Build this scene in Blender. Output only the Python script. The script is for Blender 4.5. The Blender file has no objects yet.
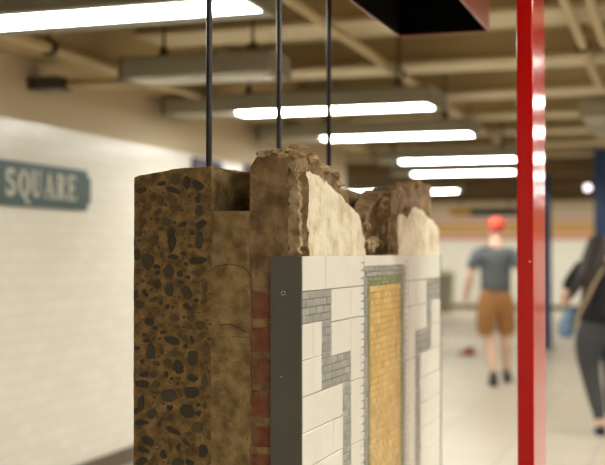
import bpy, math, random
from math import sin, cos, pi, radians, sqrt
from mathutils import Vector, Matrix, noise

random.seed(7)
S = bpy.context.scene
COL = S.collection

# ------------------------------------------------------------------ camera
YAW = radians(18.4)
CAM_Z = 1.42
cam_d = bpy.data.cameras.new('camera')
cam = bpy.data.objects.new('camera', cam_d)
COL.objects.link(cam)
cam.location = (0, 0, CAM_Z)
cam.rotation_euler = (radians(90 + 0.97), 0, YAW)
cam_d.sensor_width = 36
cam_d.lens = 36 * 1150 / 605
cam_d.clip_start = 0.05
cam_d.dof.use_dof = True
cam_d.dof.focus_distance = 2.45
cam_d.dof.aperture_fstop = 2.7
cam_d.dof.aperture_blades = 8
S.camera = cam

# ------------------------------------------------------------------ world, exposure
W = bpy.data.worlds.new('world')
S.world = W
W.use_nodes = True
W.node_tree.nodes['Background'].inputs[0].default_value = (0.9, 0.8, 0.65, 1)
W.node_tree.nodes['Background'].inputs[1].default_value = 0.05
S.view_settings.view_transform = 'Standard'
S.view_settings.look = 'None'
S.view_settings.gamma = 1
S.view_settings.use_curve_mapping = False
S.view_settings.exposure = 0.66
TUBE = 19.0          # emission strength of a lit diffuser

# ------------------------------------------------------------------ helpers
def srgb(r, g, b):
    f = lambda c: (c / 255 / 12.92) if c / 255 <= 0.04045 else ((c / 255 + 0.055) / 1.055) ** 2.4
    return (f(r), f(g), f(b), 1)

def mat(name, col, rough=0.6, metal=0.0, spec=0.5, var=0.0, scale=8.0, bump=0.0, bscale=60.0,
        col2=None, emit=None, estr=0.0, coat=0.0, detail=6.0):
    m = bpy.data.materials.new(name)
    m.use_nodes = True
    nt = m.node_tree
    b = nt.nodes['Principled BSDF']
    b.inputs['Base Color'].default_value = col
    b.inputs['Roughness'].default_value = rough
    b.inputs['Metallic'].default_value = metal
    b.inputs['Specular IOR Level'].default_value = spec
    b.inputs['Coat Weight'].default_value = coat
    if emit:
        b.inputs['Emission Color'].default_value = emit
        b.inputs['Emission Strength'].default_value = estr
    tc = nt.nodes.new('ShaderNodeTexCoord')
    if var or col2:
        n = nt.nodes.new('ShaderNodeTexNoise')
        n.inputs['Scale'].default_value = scale
        n.inputs['Detail'].default_value = detail
        nt.links.new(tc.outputs['Object'], n.inputs['Vector'])
        r = nt.nodes.new('ShaderNodeValToRGB')
        r.color_ramp.elements[0].position = 0.35
        r.color_ramp.elements[1].position = 0.65
        c2 = col2 or tuple(min(1, c * (1 + var)) for c in col[:3]) + (1,)
        c1 = col if col2 else tuple(c * (1 - var) for c in col[:3]) + (1,)
        r.color_ramp.elements[0].color = c1
        r.color_ramp.elements[1].color = c2
        nt.links.new(n.outputs['Fac'], r.inputs['Fac'])
        nt.links.new(r.outputs['Color'], b.inputs['Base Color'])
    if bump:
        n2 = nt.nodes.new('ShaderNodeTexNoise')
        n2.inputs['Scale'].default_value = bscale
        n2.inputs['Detail'].default_value = 8
        nt.links.new(tc.outputs['Object'], n2.inputs['Vector'])
        bp = nt.nodes.new('ShaderNodeBump')
        bp.inputs['Strength'].default_value = bump
        bp.inputs['Distance'].default_value = 0.01
        nt.links.new(n2.outputs['Fac'], bp.inputs['Height'])
        nt.links.new(bp.outputs['Normal'], b.inputs['Normal'])
    return m

def tile_mat(name, c1, c2, mortar, w, h, u, v, rough=0.25, msize=0.003, offset=0.5, upper=None, upper_z=2.1):
    """glazed tiles laid in the plane of object axes u and v; above upper_z one flat upper colour replaces them"""
    m = bpy.data.materials.new(name)
    m.use_nodes = True
    nt = m.node_tree
    b = nt.nodes['Principled BSDF']
    tc = nt.nodes.new('ShaderNodeTexCoord')
    sep = nt.nodes.new('ShaderNodeSeparateXYZ')
    nt.links.new(tc.outputs['Object'], sep.inputs[0])
    com = nt.nodes.new('ShaderNodeCombineXYZ')
    nt.links.new(sep.outputs[u], com.inputs[0])
    nt.links.new(sep.outputs[v], com.inputs[1])
    br = nt.nodes.new('ShaderNodeTexBrick')
    br.offset = offset
    br.inputs['Color1'].default_value = c1
    br.inputs['Color2'].default_value = c2
    br.inputs['Mortar'].default_value = mortar
    br.inputs['Scale'].default_value = 1
    br.inputs['Mortar Size'].default_value = msize
    br.inputs['Brick Width'].default_value = w
    br.inputs['Row Height'].default_value = h
    nt.links.new(com.outputs[0], br.inputs['Vector'])
    out = br.outputs['Color']
    b.inputs['Roughness'].default_value = rough
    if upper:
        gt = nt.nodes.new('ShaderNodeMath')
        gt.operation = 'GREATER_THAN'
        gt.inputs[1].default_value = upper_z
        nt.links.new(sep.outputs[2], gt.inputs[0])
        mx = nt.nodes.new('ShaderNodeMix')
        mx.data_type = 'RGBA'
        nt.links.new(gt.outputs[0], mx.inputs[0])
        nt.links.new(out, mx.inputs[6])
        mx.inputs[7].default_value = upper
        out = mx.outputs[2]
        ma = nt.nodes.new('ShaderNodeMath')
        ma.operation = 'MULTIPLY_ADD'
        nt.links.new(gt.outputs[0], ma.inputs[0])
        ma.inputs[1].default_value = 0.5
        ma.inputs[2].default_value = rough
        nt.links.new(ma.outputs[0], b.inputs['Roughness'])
    nt.links.new(out, b.inputs['Base Color'])
    return m

class MB:
    def __init__(s):
        s.v, s.f, s.m = [], [], []
    def poly(s, pts, mi=0):
        o = len(s.v)
        s.v += [tuple(p) for p in pts]
        s.f.append(list(range(o, o + len(pts))))
        s.m.append(mi)
    def box(s, x0, x1, y0, y1, z0, z1, mi=0, bev=0.0):
        o = len(s.v)
        s.v += [(x, y, z) for x in (x0, x1) for y in (y0, y1) for z in (z0, z1)]
        for q in ((0, 1, 3, 2), (4, 6, 7, 5), (0, 4, 5, 1), (2, 3, 7, 6), (0, 2, 6, 4), (1, 5, 7, 3)):
            s.f.append([o + i for i in q])
            s.m.append(mi)
    def prism(s, pts, ax, a0, a1, mi=0):
        """pts: 2D outline in the two other axes, swept along axis ax"""
        n = len(pts)
        o = len(s.v)
        for a in (a0, a1):
            for p in pts:
                if ax == 0: s.v.append((a, p[0], p[1]))
                elif ax == 1: s.v.append((p[0], a, p[1]))
                else: s.v.append((p[0], p[1], a))
        s.f.append([o + i for i in range(n)][::-1]); s.m.append(mi)
        s.f.append([o + n + i for i in range(n)]); s.m.append(mi)
        for i in range(n):
            j = (i + 1) % n
            s.f.append([o + i, o + j, o + n + j, o + n + i]); s.m.append(mi)
    def tube(s, p0, p1, r0, r1=None, n=14, mi=0):
        r1 = r0 if r1 is None else r1
        p0, p1 = Vector(p0), Vector(p1)
        d = (p1 - p0).normalized()
        a = d.orthogonal().normalized()
        b = d.cross(a)
        o = len(s.v)
        for p, r in ((p0, r0), (p1, r1)):
            for i in range(n):
                t = 2 * pi * i / n
                s.v.append(tuple(p + a * (cos(t) * r) + b * (sin(t) * r)))
        for i in range(n):
            j = (i + 1) % n
            s.f.append([o + i, o + j, o + n + j, o + n + i]); s.m.append(mi)
        s.f.append([o + i for i in range(n)][::-1]); s.m.append(mi)
        s.f.append([o + n + i for i in range(n)]); s.m.append(mi)
    def ball(s, c, r, nu=16, nv=10, sc=(1, 1, 1), mi=0, jit=0.0, seed=0):
        o = len(s.v)
        for j in range(nv + 1):
            ph = pi * j / nv
            for i in range(nu):
                th = 2 * pi * i / nu
                d = Vector((sin(ph) * cos(th), sin(ph) * sin(th), cos(ph)))
                k = 1 + (jit * noise.noise(d * 1.7 + Vector((seed * 3.1, 0, 0))) * 2 if jit else 0)
                s.v.append((c[0] + d.x * r * sc[0] * k, c[1] + d.y * r * sc[1] * k, c[2] + d.z * r * sc[2] * k))
        for j in range(nv):
            for i in range(nu):
                k = (i + 1) % nu
                s.f.append([o + j * nu + i, o + (j + 1) * nu + i, o + (j + 1) * nu + k, o + j * nu + k]); s.m.append(mi)
    def build(s, name, mats, parent=None, smooth=False, bevel=0.0):
        me = bpy.data.meshes.new(name)
        me.from_pydata(s.v, [], s.f)
        if not isinstance(mats, (list, tuple)): mats = [mats]
        for m in mats: me.materials.append(m)
        for p, i in zip(me.polygons, s.m):
            p.material_index = i
            p.use_smooth = smooth
        me.update()
        o = bpy.data.objects.new(name, me)
        COL.objects.link(o)
        if parent: o.parent = parent
        if bevel:
            bv = o.modifiers.new('bevel', 'BEVEL')
            bv.width = bevel
            bv.segments = 2
        return o

def thing(name, label, cat, loc=(0, 0, 0), rz=0, group=None):
    o = bpy.data.objects.new(name, None)
    o.empty_display_size = 0.1
    COL.objects.link(o)
    o.location = loc
    o.rotation_euler = (0, 0, rz)
    tag(o, label, cat, group)
    return o

def tag(o, label, cat, group=None):
    o['label'] = label
    o['category'] = cat
    if group: o['group'] = group
    return o

def struct(name, mb, mats, **k):
    o = mb.build(name, mats, **k)
    o['kind'] = 'structure'
    return o

# ------------------------------------------------------------------ materials
TAN = srgb(176, 148, 100)
M = {}
M['ceiling'] = mat('tan_ceiling_paint', srgb(176, 155, 116), 0.75, var=0.06, scale=2)
M['flange'] = mat('pale_beam_paint', srgb(208, 193, 163), 0.6, var=0.05, scale=3)
M['girder'] = mat('brown_girder_paint', srgb(110, 88, 58), 0.7, var=0.1, scale=3)
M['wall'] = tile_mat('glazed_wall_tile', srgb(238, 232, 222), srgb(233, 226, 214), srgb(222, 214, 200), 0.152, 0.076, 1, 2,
                     rough=0.22, upper=srgb(198, 179, 150), upper_z=2.16)  # upper tan puts the light falloff above the fixtures into the colour
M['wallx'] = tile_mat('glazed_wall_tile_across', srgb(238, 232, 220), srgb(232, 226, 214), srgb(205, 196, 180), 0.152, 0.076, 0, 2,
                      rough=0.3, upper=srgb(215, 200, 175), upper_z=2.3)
M['floor'] = tile_mat('pale_floor_tile', srgb(202, 190, 170), srgb(195, 182, 161), srgb(165, 152, 132), 0.61, 0.61, 0, 1,
                      rough=0.35, msize=0.006, offset=0.0)
M['base'] = mat('brown_base_tile', srgb(96, 82, 64), 0.4, var=0.1, scale=5)
M['band_tan'] = mat('ochre_tile_band', srgb(205, 160, 90), 0.4, var=0.1, scale=12)
M['band_pink'] = mat('pink_tile_band', srgb(205, 140, 115), 0.4, var=0.1, scale=12)
M['housing'] = mat('grey_fixture_enamel', srgb(144, 138, 120), 0.5, var=0.04, scale=4)
M['housing_dark'] = mat('dark_fixture_end', srgb(62, 52, 40), 0.5)
M['lens_on'] = mat('lit_diffuser', srgb(250, 250, 240), 0.4, emit=(0.97, 1.0, 0.94, 1), estr=TUBE)
M['lens_off'] = mat('unlit_diffuser', srgb(176, 168, 150), 0.25)
M['black'] = mat('black_paint', srgb(22, 20, 18), 0.6)
M['red'] = mat('red_gloss_paint', srgb(186, 8, 6), 0.13, spec=0.38, coat=0.0)
M['redbox'] = mat('red_housing_paint', srgb(150, 42, 30), 0.3, coat=0.3)
M['navy'] = mat('navy_column_paint', srgb(38, 66, 112), 0.4, coat=0.2)
M['rod'] = mat('dark_steel_rod', srgb(58, 54, 54), 0.35, metal=0.8, var=0.2, scale=30)
M['sign'] = mat('teal_sign_enamel', srgb(44, 72, 68), 0.4)
M['sign_edge'] = mat('dark_teal_sign_edge', srgb(30, 56, 54), 0.4)
M['letter'] = mat('cream_letter_enamel', srgb(226, 220, 200), 0.4)
M['pipe'] = mat('beige_painted_pipe', srgb(190, 168, 128), 0.5)
M['duct'] = mat('grey_duct_metal', srgb(168, 160, 142), 0.5, var=0.04, scale=3)

# block
M['concrete'] = mat('aggregate_matrix', srgb(96, 74, 40), 0.85, col2=srgb(152, 120, 72), scale=42, bump=0.5, bscale=140)
M['stone1'] = mat('dark_olive_pebble', srgb(58, 50, 33), 0.6, var=0.15, scale=60, bump=0.15, bscale=200)
M['stone2'] = mat('grey_pebble', srgb(68, 60, 44), 0.6, var=0.15, scale=60, bump=0.15, bscale=200)
M['stone3'] = mat('rust_pebble', srgb(102, 72, 46), 0.6, var=0.15, scale=60, bump=0.2, bscale=200)
M['stone4'] = mat('brown_pebble', srgb(86, 70, 46), 0.6, var=0.15, scale=60, bump=0.15, bscale=200)
M['infill'] = mat('cement_infill', srgb(114, 90, 54), 0.9, col2=srgb(164, 136, 90), scale=34, bump=0.6, bscale=110)
M['crack'] = mat('dark_crack', srgb(50, 38, 24), 0.9)
M['core'] = mat('brown_mortar', srgb(104, 78, 50), 0.9, col2=srgb(160, 130, 90), scale=24, bump=0.9, bscale=70)
M['brick'] = mat('red_brick', srgb(122, 58, 40), 0.9, col2=srgb(128, 92, 62), scale=32, bump=0.7, bscale=120)
M['rubble'] = mat('broken_mortar', srgb(142, 108, 70), 0.9, col2=srgb(208, 180, 136), scale=34, bump=1.0, bscale=90)
M['plaster'] = mat('cream_plaster', srgb(238, 224, 196), 0.8, col2=srgb(206, 184, 142), scale=16, bump=0.9, bscale=45)
M['plaster'].node_tree.nodes['Color Ramp'].color_ramp.elements[0].position = 0.44
M['plaster'].node_tree.nodes['Color Ramp'].color_ramp.elements[1].position = 0.72
M['slate'] = mat('grey_metal_strip', srgb(92, 88, 80), 0.6, metal=0.0, var=0.06, scale=14, bump=0.1, bscale=150)
M['screw'] = mat('bright_screw', srgb(190, 184, 168), 0.35, metal=0.7)
M['grout'] = mat('grey_grout', srgb(150, 138, 114), 0.9, var=0.1, scale=60)
M['white'] = mat('cream_white_glaze', srgb(240, 234, 220), 0.22, var=0.025, scale=9)
M['grey'] = mat('grey_mosaic_glaze', srgb(158, 155, 145), 0.35, var=0.1, scale=40)
M['grey2'] = mat('light_grey_mosaic_glaze', srgb(170, 167, 157), 0.35, var=0.1, scale=40)
M['yellow'] = mat('ochre_mosaic_glaze', srgb(216, 176, 96), 0.35, var=0.12, scale=24)
M['yellow2'] = mat('light_ochre_mosaic_glaze', srgb(222, 188, 116), 0.35, var=0.12, scale=24)
M['green'] = mat('olive_mosaic_glaze', srgb(138, 140, 92), 0.35, var=0.1, scale=40)

# ------------------------------------------------------------------ room
WX = -3.55
CEIL = 2.95
b = MB(); b.box(-9.2, 5.2, -5.2, 28.9, -0.1, 0.0); struct('floor', b, M['floor'])
b = MB(); b.box(-9.2, 5.2, -5.2, 28.9, CEIL, CEIL + 0.1); struct('ceiling', b, M['ceiling'])
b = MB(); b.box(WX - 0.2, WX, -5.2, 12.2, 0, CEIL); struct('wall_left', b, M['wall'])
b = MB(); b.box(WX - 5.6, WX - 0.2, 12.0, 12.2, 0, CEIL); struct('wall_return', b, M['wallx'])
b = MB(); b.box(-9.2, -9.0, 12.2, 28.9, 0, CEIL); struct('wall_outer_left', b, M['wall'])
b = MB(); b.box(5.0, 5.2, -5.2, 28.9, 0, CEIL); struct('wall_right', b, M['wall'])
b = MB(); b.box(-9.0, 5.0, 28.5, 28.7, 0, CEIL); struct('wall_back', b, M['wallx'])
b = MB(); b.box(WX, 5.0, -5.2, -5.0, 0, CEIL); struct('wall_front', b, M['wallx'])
b = MB(); b.box(WX, WX + 0.015, -5.0, 12.2, 0, 0.115); struct('baseboard_left', b, M['base'], bevel=0.004)
b = MB(); b.box(-9.0, 5.0, 28.485, 28.5, 0, 0.12); struct('baseboard_back', b, M['base'])
b = MB(); b.box(-9.0, 5.0, 28.485, 28.5, 1.86, 2.14); struct('trim_1', b, M['band_tan'])
b = MB(); b.box(-9.0, 5.0, 28.485, 28.5, 1.72, 1.84); struct('trim_2', b, M['band_pink'])
b = MB(); b.box(-9.0, 5.0, 28.485, 28.5, 2.18, 2.26); struct('trim_3', b, M['band_pink'])
# soffit that runs along the top of the left wall
b = MB(); b.box(WX, -3.22, -5.0, 12.2, 2.52, CEIL); struct('trim_4', b, M['ceiling'], bevel=0.01)
# cross beams: web and pale bottom flange
n = 5
y = -3.2
while y < 27:
    b = MB()
    xl = -3.22 if y < 12 else -9.0
    b.box(xl, 5.0, y + 0.04, y + 0.38, 2.78, CEIL, 0)
    b.box(xl, 5.0, y, y + 0.42, 2.75, 2.78, 1)
    struct('trim_%d' % n, b, [M['ceiling'], M['flange']], bevel=0.004)
    n += 1
    y += 1.6
# deep far girders; the farthest is added to hide the far-wall lamps
for gy, gz in ((16.4, 2.52), (19.4, 2.47), (24.45, 2.50)):
    b = MB()
    b.box(-9.0, 5.0, gy, gy + 0.35, gz, CEIL)
    struct('trim_%d' % n, b, M['girder'], bevel=0.01)
    n += 1

# ------------------------------------------------------------------ the hanging wall fragment
X0, X1, X2, X3, XF = -1.147, -0.964, -0.8745, -0.788, -0.7576
YE, YFAR = 2.277, 3.70
ZB, ZT = 0.55, 1.412
frag = thing('wall_fragment', 'broken slab of tiled station wall hanging on three rods, pebbled concrete at its near end', 'wall fragment',
             (-0.95, 2.99, ZB))
frag_off = Vector(frag.location)

def place(o):
    """part meshes are written in world metres; shift into the fragment's frame"""
    o.data.transform(Matrix.Translation(-frag_off))
    return o

def interp(t, pts):
    if t <= pts[0][0]: return pts[0][1]
    for (a, va), (c, vc) in zip(pts, pts[1:]):
        if t <= c: return va + (vc - va) * (t - a) / (c - a)
    return pts[-1][1]

def slab(name, x0, x1, y0, y1, zb, top, nx, ny, nz, mats, rough=0.002, ns=30.0, seed=0, front=None, back=None, extra=None):
    """a solid block with subdivided faces; top(x, y) gives its height, front(x, z) / side functions move faces"""
    mb = MB()
    idx = {}
    def vert(i, j, k):
        key = (i, j, k)
        if key in idx: return idx[key]
        x = x0 + (x1 - x0) * i / nx
        y = y0 + (y1 - y0) * j / ny
        zt = top(x, y)
        z = zb + (zt - zb) * (k / nz)
        if back and i == nx: x += back(y, z)
        if front and j == 0: y += front(x, z)
        p = Vector((x, y, z))
        q = p * ns + Vector((seed, seed * 2, 0))
        d = Vector((noise.noise(q), noise.noise(q + Vector((50, 0, 0))), noise.noise(q + Vector((0, 50, 0)))))
        if k == 0: d.z = 0
        if 0 < k < nz: d.z *= 0.2
        if k == nz: d.z *= 2.2
        p += d * rough
        mb.v.append(tuple(p))
        idx[key] = len(mb.v) - 1
        return idx[key]
    def face(a, c, d, e):
        mb.f.append([a, c, d, e]); mb.m.append(0)
    for i in range(nx):
        for j in range(ny):
            face(vert(i, j, nz), vert(i + 1, j, nz), vert(i + 1, j + 1, nz), vert(i, j + 1, nz))
            face(vert(i, j, 0), vert(i, j + 1, 0), vert(i + 1, j + 1, 0), vert(i + 1, j, 0))
    for k in range(nz):
        for i in range(nx):
            face(vert(i, 0, k), vert(i + 1, 0, k), vert(i + 1, 0, k + 1), vert(i, 0, k + 1))
            face(vert(i, ny, k), vert(i, ny, k + 1), vert(i + 1, ny, k + 1), vert(i + 1, ny, k))
        for j in range(ny):
            face(vert(nx, j, k), vert(nx, j + 1, k), vert(nx, j + 1, k + 1), vert(nx, j, k + 1))
            face(vert(0, j, k), vert(0, j, k + 1), vert(0, j + 1, k + 1), vert(0, j + 1, k))
    if extra: extra(mb)
    return place(mb.build(name, mats, frag))

# pixel measurements of the end face turned into metres on it
def ex(px):
    return -2.277 * math.tan(YAW - math.atan((px - 302.5) / 1150))
def ez(px, py):
    x = ex(px)
    return CAM_Z + (252 - py) / 1150 * (2.277 * cos(YAW) - x * sin(YAW))

STONES = [(186.5,183.4,3.6,7,0,1),(198.5,185.8,7.2,4.4,35,1),(198.2,197.9,3.8,4.6,0,1),(199,211.6,4.2,6.5,0,2),(200,224.5,7,4,-30,1),
(173.5,190.6,8,2.6,22,1),(161.5,183.7,5.5,2.2,-5,1),(141,190.3,5.5,3.2,0,1),(147,180,8,3,5,3),(174,181,4,4,0,4),(152.5,197,3,4.5,0,4),
(142,200,3.2,3.2,0,3),(160,200.5,3.5,4,0,4),(147,207.5,5.5,3.5,-20,3),(177,208.4,8,3.2,10,4),(157.5,211.6,4.5,2.6,-30,4),(183,224,5.6,2.4,-8,1),
(166,221.5,5,3.8,-20,4),(143,221.5,3.5,3.5,0,4),(171.5,232,5.2,3.4,0,1),(191,231,3,2.5,0,4),(173,200,6,3.4,15,3),(171.6,243,4.6,8,3,1),
(199,240.5,4,8.5,0,2),(153.4,239.5,5,6,30,4),(147,261.5,7,7,0,2),(137,254,4.6,6,0,1),(173,256.6,5.6,2.7,8,1),(198.5,260.5,9,4.2,-6,1),
(168,271,6.4,6,0,2),(180,273.5,3.8,3.3,20,1),(183,253.4,2.8,2,0,1),(197,272.5,7,3,0,4),(158.7,284,4,5,0,1),(169,289.5,4.6,7.5,8,2),
(186.5,292,5,6.5,-25,2),(145.3,293,2,4.6,-38,1),(156.6,266.3,3.8,2.4,0,1),(157.5,272.7,2.2,2.8,0,1),(153.4,299.4,4.5,2.8,-10,4),
(135.8,294.5,2.2,4.5,0,1),(140,305,5.3,5.2,15,2),(192,233.5,2.4,2,0,1),(167,306.5,2.3,2.6,0,1),(186.5,306.5,4.5,2.8,30,1),
(190.5,317.4,4,3.6,0,4),(200,325,5.2,4.6,0,4),(150,321,5.4,5,30,1),(175,317.7,5,3.5,0,4),(172,340.3,10,3.6,10,1),(150.6,352.4,5.6,7.8,-5,2),
(161.5,349,2.2,5.5,-18,4),(175.6,353,5,3.6,10,4),(193,357,7.4,7.4,0,2),(178.4,367,5.2,6.5,0,1),(201,336,3.5,2.8,0,4),(192,340,1.8,4.2,-15,1),
(185.5,338,3,4,-20,4),(168,363.5,3.2,5,-20,4),(156.6,363,4.6,2.6,0,4),(163,332,3,2,0,1),(155,328,3,2.2,20,1),(137,347.5,4,2.2,0,1),
(146,340.5,4,1.9,0,1),(145,334.7,2.6,1.8,0,1),(156,311,5,3.4,30,3),(206,350,4.4,8,0,3),(145,374,5,3.6,0,1),(154,374.5,4,3,0,2),
(142,384,8,3.8,0,1),(157,384.7,5,3.6,0,4),(192,377.8,5.6,3.8,0,1),(190,391,8.6,5.8,6,1),(168.6,394,7.5,6.2,0,2),(142,403.5,3.8,7.4,5,1),
(152.4,413,5.4,5,10,2),(169.7,407.6,3.4,3,-30,1),(187.6,410,7.4,6.4,10,1),(198.6,413,3.4,3.2,0,1),(205,383,4,7,0,4),(142,422,7,3.4,0,1),
(136,411,3,3.2,0,1),(197.3,426.7,6.8,5,0,4),(172.8,430,8.8,2.8,24,1),(160,423.5,2,3.4,15,1),(148.4,439.4,8.4,4.6,28,1),(170,443,2.4,6.4,-12,4),
(186.7,441.5,5,2,40,1),(179,446,2.4,4.4,0,1),(190.8,450.6,5,4.2,0,4),(203.5,451.6,5.2,6.4,0,1),(144,449.6,7.2,2.6,12,1),(141,461,7,3.8,-25,1),
(163.7,453,3.6,4.6,-30,1),(178,463,7,4.4,0,2),(154,457.7,3,3,0,4),(190,462,5,3.2,20,1),(166.7,374,2,3.6,0,1),(180,371,4,2.8,0,1),(189,433,4,2.2,0,4),
(139,233,2.8,3.4,0,4),(160,229,3,2.4,0,4),(138,271,2.2,2.6,0,4),(188,277,2.6,2,0,1),(205,288,3,4,0,4),(178,327,3.4,2,20,4),(165,413.5,1.6,2,0,3),
(181,282,2,1.6,0,1),(196,300,2.6,2,0,1),(204,302,3.4,2,-20,4),(205,405,2.4,3.6,0,4),(162,254.5,2.2,3,0,4),(190,246,2.4,2.2,0,4),(186,264,2.2,1.8,0,1)]
SRES = []
def add_stones(mb):
    placed = []
    def one(x, z, rx, rz, ang, mi):
        r = random.Random(int((x * 7919 + z * 104729) * 1000))
        n = r.choice((9, 10, 11, 12))
        a = radians(-ang)
        pts = []
        # a few straight chipped sides: start from an ellipse and flatten it against random chords
        cuts = [(r.uniform(0, 2 * pi), r.uniform(0.62, 0.92)) for _ in range(5)]
        for i in range(18):
            t = 2 * pi * i / 18
            ux, uz = cos(t), sin(t)
            k = 1 + r.uniform(-0.07, 0.07)
            for ca, cd in cuts:
                dd = ux * cos(ca) + uz * sin(ca)
                if dd * k > cd: k = cd / dd
            px, pz = ux * rx * k, uz * rz * k
            pts.append((x + px * cos(a) - pz * sin(a), z + px * sin(a) + pz * cos(a)))
        pts = [(min(max(p[0], X0 + 0.001), X1 + 0.004), p[1]) for p in pts]
        yf = YE - 0.0016
        o = len(mb.v)
        yf -= r.uniform(0, 0.0005)
        for p in pts: mb.v.append((x + (p[0] - x) * 0.86, yf - 0.0006, z + (p[1] - z) * 0.86))
        for p in pts: mb.v.append((p[0], yf + 0.0026, p[1]))
        m_ = len(pts)
        mb.f.append(list(range(o, o + m_))); mb.m.append(mi)
        for i in range(m_):
            j = (i + 1) % m_
            mb.f.append([o + i, o + j, o + m_ + j, o + m_ + i]); mb.m.append(mi)
        placed.append((x, z, max(rx, rz)))
    K = 2.5 / 1150
    for px, py, rx, ry, ang, mi in STONES:
        one(ex(px), ez(px, py), rx * K * 1.2, ry * K * 1.2, ang, mi)
    r = random.Random(5)
    tries = 0
    while tries < 2200:
        tries += 1
        x = r.uniform(X0 + 0.006, X1 - 0.002)
        z = r.uniform(ZB + 0.01, 1.585)
        rad = r.choice((0.002, 0.003, 0.0045, 0.006)) if z > 0.965 else r.choice((0.003, 0.006, 0.010, 0.014))
        if all((x - a) ** 2 + (z - c) ** 2 > (rad + q * 0.85 + 0.001) ** 2 for a, c, q in placed):
            one(x, z, rad, rad * r.uniform(0.55, 1.0), r.uniform(-60, 60), r.choice((1, 4, 4, 4, 3, 3)))

def top_concrete(x, y):
    t = interp(x, [(X0, 1.586), (-1.132, 1.592), (-1.084, 1.596), (-1.037, 1.601), (X1, 1.601)])
    t -= (0.055 if y < 3.3 else 0.075) * min(1, max(0, (y - 2.7) / 0.4))
    return t + 0.006 * noise.noise(Vector((x * 12, y * 6, 3)))
slab('aggregate_concrete', X0, X1, YE, YFAR, ZB, top_concrete, 14, 70, 50,
     [M['concrete'], M['stone1'], M['stone2'], M['stone3'], M['stone4']], rough=0.0011, ns=60, seed=1, extra=add_stones)

# cement infill with the half-round pipe notch broken out of its top
NZ = 1.507
mb = MB()
mb.box(X1, X2, YE, YFAR, ZB, 1.37)
mb.box(X1 + 0.001, X2 - 0.001, YE, YE + 0.009, 1.37, NZ)
N = 18
bite = []
for i in range(N + 1):
    t = i / N
    x = X1 + 0.004 + (X2 - X1 - 0.006) * t
    bite.append((x, YE + 0.010 + 0.10 * sin(pi * t) ** 0.45))
outline = [(X1, YE)] + bite + [(X2, YE), (X2, YFAR), (X1, YFAR)]
zs = [1.369, 1.44, NZ, 1.53, 1.555, 1.58, 1.602]
rows = []
L0 = len(outline)
for k, z in enumerate(zs):
    row = []
    for i, (x, yy) in enumerate(outline):
        if 0 < i <= len(bite):      # the pipe hole undercuts: wide below, narrow at the rim
            yy = YE + 0.010 + (yy - YE - 0.010) * (1.9, 1.7, 1.45, 1.25, 1.0, 0.8, 0.66)[k]
        d = 0.0025 * noise.noise(Vector((x * 40, yy * 40, z * 50)))
        zz = z + (0.006 * noise.noise(Vector((x * 40, yy * 30, 9))) - 0.006 * (0.5 + 0.5 * (x - X1) / (X2 - X1)) if k == 6 else 0)
        if k == 6 and i >= L0 - 2: zz -= 0.12
        mb.v.append((x + d, yy + d, zz))
        row.append(len(mb.v) - 1)
    rows.append(row)
L = len(outline)
for a, c in zip(rows, rows[1:]):
    for i in range(L):
        j = (i + 1) % L
        mb.f.append([a[i], a[j], c[j], c[i]]); mb.m.append(0)
mb.f.append(rows[-1]); mb.m.append(0)
# hairline cracks on the end face
def crack(pts, w):
    for (a, c) in zip(pts, pts[1:]):
        (xa, za), (xb, zb_) = a, c
        dx, dz = xb - xa, zb_ - za
        l = sqrt(dx * dx + dz * dz) or 1
        nx_, nz_ = -dz / l * w, dx / l * w
        mb.poly([(xa - nx_, YE - 0.0006, za - nz_), (xb - nx_, YE - 0.0006, zb_ - nz_), (xb + nx_, YE - 0.0006, zb_ + nz_), (xa + nx_, YE - 0.0006, za + nz_)], 1)
crack([(ex(p), ez(p, q)) for p, q in ((211.5, 271), (216, 267), (223, 265), (232, 264.5), (241, 266), (247, 270), (251, 277))], 0.0007)
crack([(ex(p), ez(p, q)) for p, q in ((219, 325), (230, 324), (238, 327), (246, 332))], 0.0007)
crack([(ex(p), ez(p, q)) for p, q in ((232, 337), (240, 336.5), (249, 338))], 0.0005)
crack([(ex(p), ez(p, q)) for p, q in ((251, 262), (252, 300), (251.5, 340), (252, 400))], 0.0005)
r = random.Random(3)
for _ in range(60):
    px, py = r.uniform(214, 249), r.uniform(214, 462)
    s_ = r.choice((0.0006, 0.0009, 0.0014))
    x, z = ex(px), ez(px, py)
    mb.poly([(x + s_ * cos(t), YE - 0.0007, z + s_ * sin(t)) for t in (0, 1, 2, 3, 4, 5)], 1)
infill = place(mb.build('cement_infill', [M['infill'], M['crack']], frag))

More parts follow.
